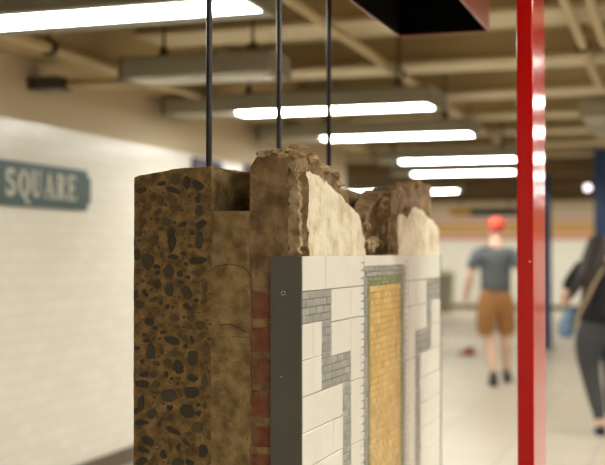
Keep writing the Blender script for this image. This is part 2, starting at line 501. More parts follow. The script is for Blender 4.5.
# brown brick and mortar core
CORE = [(2.277, 1.628), (2.306, 1.631), (2.386, 1.635), (2.45, 1.627), (2.498, 1.616), (2.626, 1.599), (2.67, 1.572), (2.76, 1.534), (2.84, 1.502), (2.918, 1.510),
        (3.037, 1.572), (3.298, 1.613), (3.482, 1.633), (3.70, 1.642)]
def top_core(x, y):
    t = interp(y * 0.795 / -x, CORE)      # the break runs askew across the slab
    if y < 2.5:
        t += interp(x, [(X2, -0.022), (-0.862, -0.012), (-0.845, -0.002), (-0.80, 0.004), (X3, -0.002)]) * (1 - max(0, y - 2.3) / 0.2)
    return t + 0.011 * noise.noise(Vector((x * 45, y * 28, 1))) + 0.005 * noise.noise(Vector((x * 120, y * 120, 4)))
def core_side(y, z):
    if 2.785 < y < 3.15 and z > 1.40:
        return -0.05 + 0.012 * noise.noise(Vector((y * 30, z * 30, 0)))
    return 0.0
def bricks(mb):
    r = random.Random(11)
    for y0_, y1_ in ((291, 319), (326.5, 352), (358.5, 383), (390, 417.5), (426, 447), (453, 480), (486, 512), (518, 545)):
        za, zb_ = ez(261, y1_), ez(261, y0_)
        xa, xb = X2 + 0.001, -0.826
        pts = []
        for i in range(20):
            t = i / 20 * 4
            s_, u = int(t), t - int(t)
            p = [(xa + (xb - xa) * u, za), (xb, za + (zb_ - za) * u), (xb + (xa - xb) * u, zb_), (xa, zb_ + (za - zb_) * u)][s_]
            pts.append((p[0] + r.uniform(-0.0016, 0.0016) + (0.003 if s_ == 3 else 0), p[1] + r.uniform(-0.0018, 0.0018)))
        o = len(mb.v)
        cx, cz = (xa + xb) / 2, (za + zb_) / 2
        for p in pts: mb.v.append((cx + (p[0] - cx) * 0.95, YE - 0.0022, cz + (p[1] - cz) * 0.95))
        for p in pts: mb.v.append((p[0], YE + 0.003, p[1]))
        mb.f.append(list(range(o, o + 20))); mb.m.append(1)
        for i in range(20):
            j = (i + 1) % 20
            mb.f.append([o + i, o + j, o + 20 + j, o + 20 + i]); mb.m.append(1)
slab('brick_core', X2, X3, YE, YFAR, ZB, top_core, 14, 150, 60, [M['core'], M['brick']], rough=0.0016, ns=45, seed=4, back=core_side, extra=bricks)

# crumbling mortar along the broken crest
mb = MB()
r = random.Random(21)
def chunk(c, rad, sc, seed, mi=0):
    mb.ball(c, rad, 10, 7, sc, mi, 0.32, seed)
k = 0
for x in (-0.85, -0.836, -0.822, -0.806, -0.792, -0.782):
    y = YE + r.uniform(0.004, 0.03)
    chunk((x, y, top_core(x, YE) + r.uniform(-0.002, 0.006)), r.uniform(0.008, 0.012), (1.2, 1.1, 0.6), k); k += 1
for (x, y, dz, rd) in ((-0.838, 2.292, 0.002, 0.016), (-0.806, 2.290, 0.004, 0.018), (-0.78, 2.30, -0.006, 0.017), (-0.80, 2.36, 0.004, 0.020), (-0.79, 2.43, 0.0, 0.018),
                      (-0.80, 2.55, 0.0, 0.020), (-0.80, 2.66, -0.002, 0.018), (-0.80, 3.35, 0.0, 0.022), (-0.80, 3.48, 0.0, 0.024)):
    chunk((x, y, top_core(x, y) + dz), rd, (1.1, 1.3, 0.62), k); k += 1
for i in range(54):
    y = r.uniform(2.30, 3.60)
    x = r.uniform(X2 + 0.005, X3 - 0.002)
    if top_core(x, y) < 1.578: continue
    chunk((x, y, top_core(x, y) + r.uniform(-0.004, 0.004)), r.uniform(0.007, 0.018), (1.1, 1.2, 0.6), k); k += 1
place(mb.build('broken_crest', M['rubble'], frag, smooth=False))
mb = MB()
for i in range(34):      # rubble at the foot of the niche and along its far side
    y = r.uniform(2.79, 3.13)
    z = 1.425 + abs(r.gauss(0, 0.022))
    chunk((X3 - 0.035 + r.uniform(-0.006, 0.014), y, z), r.uniform(0.008, 0.014), (0.7, 1.3, 0.9), k); k += 1
for i in range(14):
    z = r.uniform(1.43, 1.58)
    chunk((X3 - 0.020 + r.uniform(-0.02, 0.012), 3.155 + r.uniform(-0.008, 0.008), z), r.uniform(0.006, 0.011), (1, 0.8, 1.3), k); k += 1
place(mb.build('broken_mortar', M['rubble'], frag, smooth=False))

# cream plaster coat, in front of the core
def plaster(name, y0, y1, prof, seed, edge=0.0):
    ny = max(8, int((y1 - y0) / 0.012))
    mb = MB()
    grid = []
    nz = 24
    for j in range(ny + 1):
        y = y0 + (y1 - y0) * j / ny
        zt = interp(y, prof) + 0.005 * noise.noise(Vector((0, y * 60, seed))) + 0.004 * noise.noise(Vector((3, y * 160, seed)))
        colm = []
        for kk in range(nz + 1):
            z = ZT - 0.005 + (zt - ZT + 0.005) * kk / nz
            yy = y + (0.010 * noise.noise(Vector((seed, z * 40, 7))) + 0.006 * noise.noise(Vector((seed, z * 110, 7))) if j in (0, ny) else 0)
            xo = 0.006 * noise.noise(Vector((y * 16, z * 16, seed))) + 0.002 * noise.noise(Vector((y * 45, z * 45, seed)))
            if kk >= nz - 1: xo -= 0.004
            colm.append((XF - 0.004 + xo, yy, z))
        grid.append(colm)
    o = len(mb.v)
    for c_ in grid: mb.v += c_
    for c_ in grid: mb.v += [(X3 - 0.004, p[1], p[2]) for p in c_]
    R = nz + 1
    off = (ny + 1) * R
    for j in range(ny):
        for kk in range(nz):
            a = o + j * R + kk
            mb.f.append([a, a + R, a + R + 1, a + 1]); mb.m.append(0)
            c_ = a + off
            mb.f.append([c_, c_ + 1, c_ + R + 1, c_ + R]); mb.m.append(0)
    for j in range(ny):
        a = o + j * R + nz
        mb.f.append([a, a + R, a + R + off, a + off]); mb.m.append(1)
        a = o + j * R
        mb.f.append([a, a + off, a + R + off, a + R]); mb.m.append(0)
    for kk in range(nz):
        a = o + kk
        mb.f.append([a, a + 1, a + 1 + off, a + off]); mb.m.append(1)
        a = o + ny * R + kk
        mb.f.append([a, a + off, a + 1 + off, a + 1]); mb.m.append(1)
    return place(mb.build(name, [M['plaster'], M['rubble']], frag))
plaster('plaster_coat', 2.328, 2.785, [(2.328, 1.590), (2.345, 1.596), (2.384, 1.590), (2.435, 1.584), (2.534, 1.566), (2.61, 1.542), (2.689, 1.524), (2.755, 1.506),
                                      (2.768, 1.475), (2.785, 1.455)], 1)
plaster('plaster_coat', 3.135, 3.698, [(3.135, 1.47), (3.15, 1.52), (3.203, 1.530), (3.266, 1.516), (3.318, 1.55), (3.385, 1.556), (3.469, 1.545), (3.572, 1.526), (3.65, 1.520),
                                       (3.698, 1.500)], 2)
# sliver of plaster left at the near corner
mb = MB()
pts = []
NN = 46
for side in (0, 1):
    for i in range(NN + 1):
        z = ZT - 0.004 + (1.605 - ZT + 0.004) * (i if side == 0 else NN - i) / NN
        x = (X3 + 0.000 + 0.012 * noise.noise(Vector((1, z * 55, 2))) + 0.004 * noise.noise(Vector((1, z * 170, 2)))) if side == 0 else (XF - 0.004 - 0.012 * abs(noise.noise(Vector((5, z * 60, 2)))) - 0.004 * abs(noise.noise(Vector((5, z * 190, 2)))) - max(0, z - 1.55) * 0.15)
        pts.append((x, z))
mb.prism(pts, 1, YE - 0.002, YE + 0.016)
place(mb.build('plaster_sliver', mat('stained_plaster', srgb(196, 172, 132), 0.9, col2=srgb(120, 92, 60), scale=38, bump=0.9, bscale=90), frag))

# tile face -----------------------------------------------------------------
y0 = YE
def yl(d): return YE + d          # measured from the near edge
def yr(d): return YFAR - d        # mirrored from the far edge
mb = MB(); mb.box(X3 - 0.001, XF - 0.004, YE, YFAR, ZB, ZT - 0.0005)
place(mb.build('grout_bed', M['grout'], frag))

white, grey_a, grey_b, grey_f, yellow, green = MB(), MB(), MB(), MB(), MB(), MB()
rt = random.Random(8)
def tile(mb, ya, yb, za, zb_, th=0.0, g=0.0011, mi=0, jz=0.0):
    if yb < ya: ya, yb = yb, ya
    ya += g; yb -= g; za += g; zb_ -= g
    if yb - ya < 0.002 or zb_ - za < 0.002: return
    x = XF + th + rt.uniform(-0.0004, 0.0004)
    t1, t2 = rt.uniform(-0.0004, 0.0004), rt.uniform(-0.0004, 0.0004)
    o = len(mb.v)
    e = 0.0010
    back = XF - 0.005
    mb.v += [(back, ya, za), (back, yb, za), (back, yb, zb_), (back, ya, zb_),
             (x - e, ya, za), (x - e, yb, za), (x - e, yb, zb_), (x - e, ya, zb_),
             (x + t1, ya + e, za + e), (x + t2, yb - e, za + e), (x - t1, yb - e, zb_ - e), (x - t2, ya + e, zb_ - e)]
    for q in ((8, 9, 10, 11), (0, 1, 5, 4), (1, 2, 6, 5), (2, 3, 7, 6), (3, 0, 4, 7), (4, 5, 9, 8), (5, 6, 10, 9), (6, 7, 11, 10), (7, 4, 8, 11)):
        mb.f.append([o + i for i in q]); mb.m.append(mi)
def mosaic(mb, ya, yb, za, zb_, w=0.05, h=0.0169, th=-0.0006, two=True):
    if yb < ya: ya, yb = yb, ya
    z = zb_
    row = 0
    while z - h * 0.5 > za:
        zl = max(za, z - h)
        y = ya - (w / 2 if row % 2 else 0)
        while y < yb - 0.001:
            tile(mb, max(ya, y), min(yb, y + w), zl, z, th, 0.0007, rt.choice((0, 0, 1)) if two else 0)
            y += w
        z = zl
        row += 1
Z1, Z2, Z3, Z4, Z5 = 1.3365, 1.269, 1.262, 1.184, 1.1165
for Y, grey in ((yl, grey_a), (yr, grey_b)):
    # top row of three white tiles
    tile(white, Y(0.0), Y(0.165), Z1, ZT); tile(white, Y(0.165), Y(0.457), Z1, ZT)
    # grey stepped band
    mosaic(grey, Y(0.0), Y(0.208), Z2, Z1)
    mosaic(grey, Y(0.136), Y(0.208), Z5, Z2)
    mosaic(grey, Y(0.208), Y(0.368), Z5, Z4)
    mosaic(grey, Y(0.300), Y(0.368), ZB, Z5)
    # white tiles caught in the steps
    tile(white, Y(0.208), Y(0.368), Z3, Z1); tile(white, Y(0.208), Y(0.368), Z4, Z3)
    z = Z1
    first = True
    while z > ZB + 0.001:
        zl = max(ZB, z - (0.0745 if first else 0.152))
        tile(white, Y(0.368), Y(0.457), zl, z); z = zl; first = False
    zm = (Z2 + Z5) / 2
    for (za, zb_) in ((zm, Z2), (Z5, zm)):
        tile(white, Y(0.0), Y(0.072), za, zb_, g=0.0007); tile(white, Y(0.072), Y(0.136), za, zb_, g=0.0007)
    z = Z5
    row = 0
    while z > ZB + 0.001:
        zl = max(ZB, z - 0.0765)
        if row % 2 == 0: tile(white, Y(0.0), Y(0.300), zl, z)
        else:
            tile(white, Y(0.0), Y(0.225), zl, z); tile(white, Y(0.225), Y(0.300), zl, z)
        z = zl; row += 1
    # narrow cream-grey joint column and grey frame round the centre panel
    z = ZT
    while z > ZB + 0.001:
        zl = max(ZB, z - 0.019)
        tile(white, Y(0.457), Y(0.489), zl, z, -0.001, 0.0012); z = zl
pa, pb = yl(0.489), yr(0.489)
tile(white, pa, (pa + pb) / 2 - 0.06, 1.383, ZT); tile(white, (pa + pb) / 2 - 0.06, pb, 1.383, ZT)
grey = grey_f
mosaic(grey, pa, pb, 1.357, 1.383, 0.05, 0.013)
mosaic(grey, pa, pa + 0.036, ZB, 1.357, 0.036, 0.05); mosaic(grey, pb - 0.036, pb, ZB, 1.357, 0.036, 0.05)
mosaic(green, pa + 0.036, pb - 0.036, 1.333, 1.357, 0.05, 0.012, two=False)
mosaic(green, pa + 0.036, pa + 0.056, ZB, 1.333, 0.02, 0.05, two=False); mosaic(green, pb - 0.056, pb - 0.036, ZB, 1.333, 0.02, 0.05, two=False)
mosaic(yellow, pa + 0.056, pb - 0.056, ZB, 1.333, 0.042, 0.0169)
for nm, mb_, ms in (('white_tiling', white, [M['white']]), ('stepped_mosaic_border', grey_a, [M['grey'], M['grey2']]), ('stepped_mosaic_border', grey_b, [M['grey'], M['grey2']]), ('grey_mosaic_frame', grey_f, [M['grey'], M['grey2']]),
                    ('yellow_mosaic_panel', yellow, [M['yellow'], M['yellow2']]), ('green_mosaic_border', green, [M['green']])):
    o = place(mb_.build(nm, ms, frag))
    o['label'] = {'white_tiling': 'glazed cream white tiles', 'stepped_mosaic_border': 'stepped band of small grey tiles', 'grey_mosaic_frame': 'narrow grey tile frame round the ochre panel',
                  'yellow_mosaic_panel': 'tall panel of small ochre tiles', 'green_mosaic_border': 'thin olive green tile frame'}[nm]
# grey metal strips that close both ends of the tiling
def strip(ya, yb):
    mb = MB()
    mb.box(-0.8255, XF + 0.001, ya, yb, ZB, ZT - 0.001)
    s_ = place(mb.build('metal_edge_strip', M['slate'], frag, bevel=0.0012))
    s_['label'] = 'flat dark grey edge strip'
    return s_
st = strip(YE - 0.010, YE - 0.002)
for (px, py, rr) in ((285, 293, 0.0048), (283, 376, 0.0016)):
    mb = MB()
    x, z = ex(px), ez(px, py)
    if rr > 0.003:
        for i in range(20):
            a, c = 2 * pi * i / 20, 2 * pi * (i + 1) / 20
            q = []
            for (ra, ang) in ((rr * 0.62, a), (rr, a), (rr, c), (rr * 0.62, c)):
                q.append((x + ra * cos(ang), YE - 0.0118, z + ra * sin(ang)))
            mb.poly(q[::-1], 0)
            mb.poly([(p[0], YE - 0.0099, p[2]) for p in q], 0)
            mb.poly([q[1], q[2], (q[2][0], YE - 0.0099, q[2][2]), (q[1][0], YE - 0.0099, q[1][2])], 0)
        mb.tube((x, YE - 0.0099, z), (x, YE - 0.0106, z), rr * 0.5, n=16, mi=1)
    else:
        mb.tube((x, YE - 0.0099, z), (x, YE - 0.0112, z), rr, n=12)
    o = place(mb.build('screw', [M['screw'], M['crack']], st))
strip(YFAR + 0.002, YFAR + 0.010)

# three steel hanger rods
for (y, lab) in ((2.35, 'nearest dark steel hanger rod, rising behind the pebbled concrete end beside the notch'),
                 (2.813, 'middle dark steel hanger rod, rising behind the highest crest of the slab'),
                 (3.254, 'farthest dark steel hanger rod, rising behind the sloping cream plaster')):
    zb0 = 1.590 if y < 2.5 else 1.583 if y < 3 else 1.536
    t = thing('hanger_rod', lab, 'rod', (-1.0, y, zb0), group='steel rods holding the slab')
    mb = MB(); mb.tube((0, 0, 0.004), (0, 0, CEIL - zb0), 0.0068, n=16); mb.build('rod', M['rod'], t, smooth=False)
    mb = MB(); mb.tube((0, 0, 0.0), (0, 0, 0.012), 0.011, n=6); mb.build('nut', M['rod'], t)
    mb = MB(); mb.tube((0, 0, CEIL - zb0 - 0.008), (0, 0, CEIL - zb0), 0.04, n=20); mb.build('ceiling_plate', M['rod'], t)

# ------------------------------------------------------------------ station name sign
sg = thing('station_sign', 'dark teal enamel name board with cream serif letters on the white tiled wall', 'sign', (WX, 5.4, 1.80))
mb = MB()
ya, yb, za, zb_ = -0.85, 1.01, -0.125, 0.125
c = 0.05
def corner(cy, cz, a0, a1):
    return [(cy + c * cos(radians(a0 + (a1 - a0) * i / 8)), cz + c * sin(radians(a0 + (a1 - a0) * i / 8))) for i in range(9)]
out = corner(ya, za, 90, 0) + corner(yb, za, 180, 90) + corner(yb, zb_, 270, 180) + corner(ya, zb_, 360, 270)
mb.prism(out, 0, 0.0, 0.022)
mb.build('board', M['sign'], sg, bevel=0.002)
mb = MB()
letter_mb = [MB() for _ in range(6)]
LH, LW = 0.150, 0.134
def LP(u, v, k): return (0.0235, 0.045 + (k + u) * LW, -0.068 + v * LH - 0.0)
def lq(k, pts):
    f = [LP(u, v, k) for u, v in pts]
    letters = letter_mb[k]
    letters.poly(f)
    letters.poly([(0.0222, p[1], p[2]) for p in f])
    for a, d in zip(f, f[1:] + f[:1]):
        letters.poly([a, d, (0.0222, d[1], d[2]), (0.0222, a[1], a[2])])
def rect(k, u0, v0, u1, v1): lq(k, [(u0, v0), (u1, v0), (u1, v1), (u0, v1)])
def stroke(k, pts):
    for (a, wa), (d, wd) in zip(pts, pts[1:]):
        dx, dz = d[0] - a[0], d[1] - a[1]
        l = sqrt(dx * dx + dz * dz) or 1
        n_ = (-dz / l, dx / l)
        lq(k, [(a[0] - n_[0] * wa, a[1] - n_[1] * wa), (d[0] - n_[0] * wd, d[1] - n_[1] * wd), (d[0] + n_[0] * wd, d[1] + n_[1] * wd), (a[0] + n_[0] * wa, a[1] + n_[1] * wa)])
def arc(k, cu, cv, ru, rv, a0, a1, wf, n=18):
    pts = []
    for i in range(n + 1):
        t = radians(a0 + (a1 - a0) * i / n)
        pts.append(((cu + ru * cos(t), cv + rv * sin(t)), wf(t)))
    stroke(k, pts)
side = lambda t: 0.035 + 0.075 * abs(cos(t)) ** 1.5
# S
arc(0, 0.44, 0.74, 0.24, 0.21, 30, 270, lambda t: 0.05 + 0.05 * abs(cos(t)))
arc(0, 0.44, 0.28, 0.26, 0.23, 90, -150, lambda t: 0.05 + 0.06 * abs(cos(t)))
rect(0, 0.62, 0.72, 0.70, 0.98); rect(0, 0.14, 0.03, 0.22, 0.30)
# Q
arc(1, 0.47, 0.5, 0.33, 0.45, 0, 360, side, 28)
stroke(1, [((0.42, 0.12), 0.03), ((0.58, -0.08), 0.07), ((0.80, -0.22), 0.05), ((0.95, -0.2), 0.02)])
# U
rect(2, 0.14, 0.30, 0.32, 0.97); rect(2, 0.66, 0.30, 0.74, 0.97)
arc(2, 0.47, 0.32, 0.235, 0.26, 180, 360, lambda t: 0.045 + 0.045 * max(0, -cos(t)))
rect(2, 0.05, 0.94, 0.41, 1.0); rect(2, 0.56, 0.94, 0.84, 1.0)
# A
stroke(3, [((0.18, 0.03), 0.035), ((0.48, 0.98), 0.035)])
stroke(3, [((0.46, 0.98), 0.08), ((0.78, 0.03), 0.08)])
rect(3, 0.27, 0.30, 0.66, 0.37); rect(3, 0.06, 0, 0.32, 0.06); rect(3, 0.60, 0, 0.94, 0.06)
# R
rect(4, 0.20, 0.0, 0.38, 1.0); rect(4, 0.08, 0.94, 0.45, 1.0); rect(4, 0.08, 0.0, 0.48, 0.06)
arc(4, 0.44, 0.735, 0.25, 0.225, -90, 90, lambda t: 0.035 + 0.06 * abs(cos(t)))
stroke(4, [((0.46, 0.50), 0.07), ((0.78, 0.03), 0.085)]); rect(4, 0.70, 0.0, 0.94, 0.06)
# E
rect(5, 0.18, 0.0, 0.36, 1.0); rect(5, 0.08, 0.93, 0.78, 1.0); rect(5, 0.08, 0.0, 0.82, 0.07); rect(5, 0.36, 0.47, 0.62, 0.54)
rect(5, 0.71, 0.76, 0.78, 1.0); rect(5, 0.75, 0.0, 0.82, 0.25); rect(5, 0.57, 0.38, 0.63, 0.63)
for k_, ch_ in enumerate('SQUARE'):
    letter_mb[k_].build('letter', M['letter'], sg)['label'] = 'cream serif letter ' + ch_

# two dim posters further along the wall
for (y, z0, z1, w, mt, lab, st_) in ((8.0, 1.90, 2.14, 0.55, 'black', 'small dark wall board on far tiled wall, left of the nearest rod, teal strip along its foot', 'sign'),
                                (9.1, 1.93, 2.16, 0.60, 'black', 'small dark wall board on far tiled wall, right of the nearest rod, yellow strip along its foot', 'yel')):
    t = thing('wall_board', lab, 'sign', (WX, y, z0), group='dark boards on the far tiled wall')
    mb = MB(); mb.box(0, 0.03, 0, w, 0.06, z1 - z0); mb.build('board', mat('dark_board_paint', srgb(70, 62, 76), 0.5), t, bevel=0.003)
    mb = MB(); mb.box(0, 0.032, 0, w, 0, 0.06)
    mb.build('strip', M['sign'] if st_ == 'sign' else mat('yellow_strip_paint', srgb(190, 170, 30), 0.5), t)

# ------------------------------------------------------------------ light fixtures
def fixture(x0, x1, Y, lit, label, z=2.38, w=0.43, lens=(0.05, 0.29), dark_end=True, group='fluorescent ceiling fixtures', hangers=(0.12, 0.88)):
    """x0 < x1; lit = (a, b) span of the glowing diffuser or None"""
    t = thing('ceiling_light', label, 'light', (x0, Y, z), group=group)
    Lx = x1 - x0
    mb = MB()
    mb.prism([(0.0, 0.004), (0.01, 0.0), (w - 0.01, 0.0), (w, 0.004), (w, 0.105), (w - 0.03, 0.125), (0.03, 0.125), (0.0, 0.105)], 0, 0.02, Lx - 0.02)
    mb.build('housing', M['housing'], t)
    for a, c_ in ((0, 0.02), (Lx - 0.02, Lx)):
        mb = MB(); mb.prism([(-0.002, 0.003), (0.01, -0.002), (w - 0.01, -0.002), (w + 0.002, 0.003), (w + 0.002, 0.106), (w - 0.03, 0.127), (0.03, 0.127), (-0.002, 0.106)], 0, a, c_)
        mb.build('end_cap', M['housing_dark'] if (a == 0 and dark_end) else M['housing'], t)
    spans = []
    if lit:
        a, c_ = lit[0] - x0, lit[1] - x0
        spans.append((a, c_, 'lens_on'))
        if a > 0.3: spans.append((0.05, a - 0.04, 'lens_off'))
    else:
        spans.append((0.05, Lx - 0.05, 'lens_off'))
    for a, c_, mn in spans:
        mb = MB()
        prof = [(lens[0] + (lens[1] - lens[0]) * i / 10, -0.001 - 0.008 * sin(pi * i / 10) ** 0.5) for i in range(11)]
        mb.prism([(lens[0], 0.003)] + prof + [(lens[1], 0.003)], 0, a, c_)
        o = mb.build('diffuser', M[mn], t)
        o['label'] = 'glowing white diffuser' if mn == 'lens_on' else 'unlit cream diffuser'
    for f in hangers:
        mb = MB()
        mb.tube((Lx * f, w / 2, 0.12), (Lx * f, w / 2, 0.20), 0.045, 0.012, 14)
        mb.tube((Lx * f, w / 2, 0.19), (Lx * f, w / 2, CEIL - z - 0.0), 0.007, n=8)
        mb.build('pendant', M['housing_dark'], t)
    return t
LX = (-1.585, -3.20)
fixture(-3.15, -1.575, 4.00, (-3.0, -1.60), 'nearest glowing fluorescent fixture, large at the upper left corner', hangers=(0.1, 0.5))
fixture(-2.98, -2.085, 5.72, None, 'unlit grey fluorescent fixture between the nearest glowing one and the left wall', w=0.34, lens=(0.04, 0.28), hangers=(0.22, 0.82))
fixture(-3.46, -1.555, 7.28, (-2.92, -1.59), 'second glowing fluorescent fixture, crossing behind the middle and far rods', hangers=(0.3, 0.86))
fixture(-3.46, -1.62, 9.16, (-2.90, -1.655), 'third glowing fluorescent fixture, just below and right of the second', hangers=(0.3, 0.86))
fixture(-3.15, -1.62, 11.80, (-2.86, -1.66), 'fourth glowing fluorescent fixture, upper one of the close pair left of the red post')
fixture(-3.45, -1.90, 13.75, (-3.18, -1.95), 'fifth glowing fluorescent fixture, lower one of the close pair left of the red post')
fixture(-5.20, -3.35, 17.80, (-5.15, -3.40), 'glowing fluorescent fixture in the far hall, seen behind the broken crests of the slab')
# lamps of the platform side, right of the view
i = 0
for Y in (-3.6, 0.6, 2.6, 4.1, 5.7, 7.28, 9.16, 11.8, 14.6, 17.9, 22.0):
    fixture(0.05, 1.65, Y, (0.10, 1.60), 'glowing fluorescent fixture in the row over the right side of the platform', group='fluorescent fixtures over the right side', dark_end=False)
for Y in (14.2, 17.8, 21.2):  # unseen lamps added to brighten the far hall
    fixture(-7.9, -5.9, Y, (-7.85, -5.95), 'added glowing fluorescent fixture lighting the far hall, unseen behind the slab', group='added fluorescent fixtures over the far hall', dark_end=False)
for xa in (-8.2, -6.2, -4.2, -2.2, -0.2, 1.8):  # lamps added out of sight to light the far wall
    fixture(xa, xa + 1.7, 26.25, (xa + 0.05, xa + 1.65), 'added glowing fluorescent fixture lighting the far wall, hidden by the added deep girder', z=2.62, group='added fluorescent fixtures above the far wall', dark_end=False)
for Y in (-3.6,):
    fixture(-3.0, -1.5, Y, (-2.95, -1.55), 'glowing fluorescent fixture in the row behind the viewpoint', group='fluorescent fixtures behind the viewpoint', dark_end=False)
gl = thing('globe_light', 'small round glowing lamp under the ceiling, left of the blue column', 'light', (-1.26, 16.15, 2.30))
mb = MB(); mb.ball((0, 0, 0), 0.05); mb.build('globe', mat('lit_globe', srgb(250, 245, 250), 0.4, emit=(1, 0.95, 1, 1), estr=1.6), gl, smooth=True)
mb = MB(); mb.tube((0, 0, 0.04), (0, 0, CEIL - 2.3), 0.012); mb.build('stem', M['housing_dark'], gl)

# ------------------------------------------------------------------ pipes and ducts
def pipe(p0, p1, r_, m, label, brackets=(), name='ceiling_pipe', group=None):
    t = thing(name, label, 'pipe', p0, group=group)
    d = Vector(p1) - Vector(p0)
    mb = MB(); mb.tube((0, 0, 0), d, r_, n=16); mb.build('pipe', m, t, smooth=True)
    for f in brackets:
        q = d * f
        mb = MB(); mb.tube(q - d.normalized() * 0.02, q + d.normalized() * 0.02, r_ * 1.5, n=16)
        mb.tube(q + Vector((0, 0, r_)), (q.x, q.y, CEIL - p0[2]), 0.006, n=8)
        mb.build('bracket', M['housing_dark'], t)
    return t
pipe((-1.76, 1.0, 2.66), (-2.02, 15.5, 2.66), 0.028, M['pipe'], 'beige pipe running diagonally across the ceiling past the red-sided box', (0.25, 0.47, 0.68, 0.9))
pipe((-0.50, 2.0, 2.66), (-0.60, 8.8, 2.66), 0.028, M['pipe'], 'beige ceiling pipe right of the red post, left one of two', (0.4, 0.75))
pipe((-0.39, 2.0, 2.66), (-0.47, 8.8, 2.66), 0.028, M['pipe'], 'beige ceiling pipe in the upper right corner, right one of two', (0.4, 0.75))
pipe((-3.185, 0.5, 2.50), (-3.185, 8.3, 2.50), 0.03, M['pipe'], 'beige conduit along the top of the white tiled wall', (0.3, 0.62, 0.9))
pipe((-3.34, 5.80, 2.38), (-3.0, 5.88, 2.38), 0.03, M['pipe'], 'short beige conduit joining the unlit fixture to the left wall')
jb = thing('junction_box', 'small dark junction box near the top of the left wall above the sign', 'box', (-3.55, 5.70, 2.345))
mb = MB(); mb.box(0, 0.20, 0, 0.16, 0, 0.07); mb.build('box', M['housing_dark'], jb, bevel=0.004)
mb = MB(); mb.box(0.02, 0.18, 0.02, 0.14, -0.006, 0.0); mb.build('cover', M['housing'], jb)
t = thing('air_duct', 'wide pale grey air duct under the ceiling at the right edge', 'duct', (-0.86, 10.15, 2.60))
mb = MB(); mb.box(0, 0.85, 0, 2.2, 0, 0.13); mb.build('duct', M['duct'], t)
for yy in (0.0, 1.08, 2.16):
    mb = MB(); mb.box(-0.02, 0.87, yy, yy + 0.04, -0.018, -0.001); mb.build('flange', M['duct'], t)

# ------------------------------------------------------------------ red steel pieces
bx = thing('red_housing', 'hanging steel box with black underside and red side, above the slab at the top edge', 'box', (-0.947, 2.55, 2.17))
w_, l_, h_ = 0.32, 1.35, CEIL - 2.17
mb = MB()
e = 0.007
mb.box(0, e, 0, l_, 0, h_); mb.box(w_ - e, w_, 0, l_, 0, h_); mb.box(e, w_ - e, 0, e, 0, h_); mb.box(e, w_ - e, l_ - e, l_, 0, h_)
mb.build('casing', M['redbox'], bx, bevel=0.001)
mb = MB()
mb.box(e, w_ - e, e, l_ - e, 0.55, 0.57)
mb.box(e, e + 0.003, e, l_ - e, 0.004, 0.55); mb.box(w_ - e - 0.003, w_ - e, e, l_ - e, 0.004, 0.55)
mb.box(e, w_ - e, e, e + 0.003, 0.004, 0.55); mb.box(e, w_ - e, l_ - e - 0.003, l_ - e, 0.004, 0.55)
mb.build('lining', mat('matte_black_lining', srgb(12, 10, 9), 0.95, spec=0.1), bx)

post = thing('red_post', 'glossy red flat steel post standing right of the slab, full height of the photo', 'post', (0, 0, 0))
post.location = (-0.392, 3.1335, 0)
qx, qy, rr = 0.021, 0.1335, 0.003
mb = MB()
pts = []
for sx, sy, a0 in ((1, 1, 0), (-1, 1, 90), (-1, -1, 180), (1, -1, 270)):
    for i in range(5):
        a = radians(a0 + 90 * i / 4)
        pts.append((sx * (qx - rr) + rr * cos(a), sy * (qy - rr) + rr * sin(a)))
mb.prism(pts, 2, 0.006, CEIL - 0.006)
mb.build('shaft', M['red'], post)
for z0 in (0.0, CEIL - 0.006):
    mb = MB(); mb.box(-0.06, 0.06, -0.17, 0.17, z0, z0 + 0.006); mb.build('base_plate' if z0 == 0 else 'top_plate', M['red'], post)
mb = MB(); mb.ball((0.012, -qy, 1.395), 0.0022, sc=(1.3, 0.5, 0.8)); mb.build('paint_chip', M['plaster'], post)

def column(loc, label):
    t = thing('steel_column', label, 'column', loc, group='blue steel columns')
    mb = MB()
    mb.box(-0.11, 0.11, -0.11, -0.09, 0.02, 2.75); mb.box(-0.11, 0.11, 0.09, 0.11, 0.02, 2.75); mb.box(-0.01, 0.01, -0.09, 0.09, 0.02, 2.75)
    mb.build('shaft', M['navy'], t)
    mb = MB(); mb.box(-0.16, 0.16, -0.16, 0.16, 0, 0.02); mb.build('base_plate', M['navy'], t)
    mb = MB(); mb.box(-0.16, 0.16, -0.16, 0.16, 2.75, 2.77); mb.build('top_plate', M['navy'], t)
column((-1.02, 15.6, 0), 'navy blue steel column at the right edge behind the long-haired woman')
column((-1.985, 17.2, 0), 'navy blue steel column mostly hidden behind the red post')

# far hanging sign with a yellow end
t = thing('hanging_sign', 'long black overhead sign with a yellow left part, far behind the walking man', 'sign', (-4.24, 21.6, 2.10))
mb = MB(); mb.box(0.40, 1.3, 0, 0.08, 0, 0.14); mb.build('panel', M['black'], t, bevel=0.004)
mb = MB(); mb.box(0, 0.40, 0, 0.08, 0, 0.14); mb.build('yellow_panel', mat('yellow_sign_paint', srgb(212, 158, 20), 0.5), t, bevel=0.004)
for x in (0.2, 1.1):
    mb = MB(); mb.tube((x, 0.04, 0.14), (x, 0.04, CEIL - 2.10), 0.012); mb.build('hanger', M['housing_dark'], t)

# grey bin by the far wall
t = thing('litter_bin', 'grey litter bin against the far white wall beside the end of the slab', 'bin', (-5.33, 26.7, 0))
gb = mat('grey_bin_plastic', srgb(140, 132, 112), 0.6)
mb = MB(); mb.tube((0, 0, 0), (0, 0, 0.85), 0.15, 0.19, 20); mb.build('body', gb, t, smooth=False)
mb = MB(); mb.tube((0, 0, 0.85), (0, 0, 0.92), 0.20, 0.20, 20); mb.tube((0, 0, 0.92), (0, 0, 1.02), 0.19, 0.09, 20); mb.build('lid', gb, t)

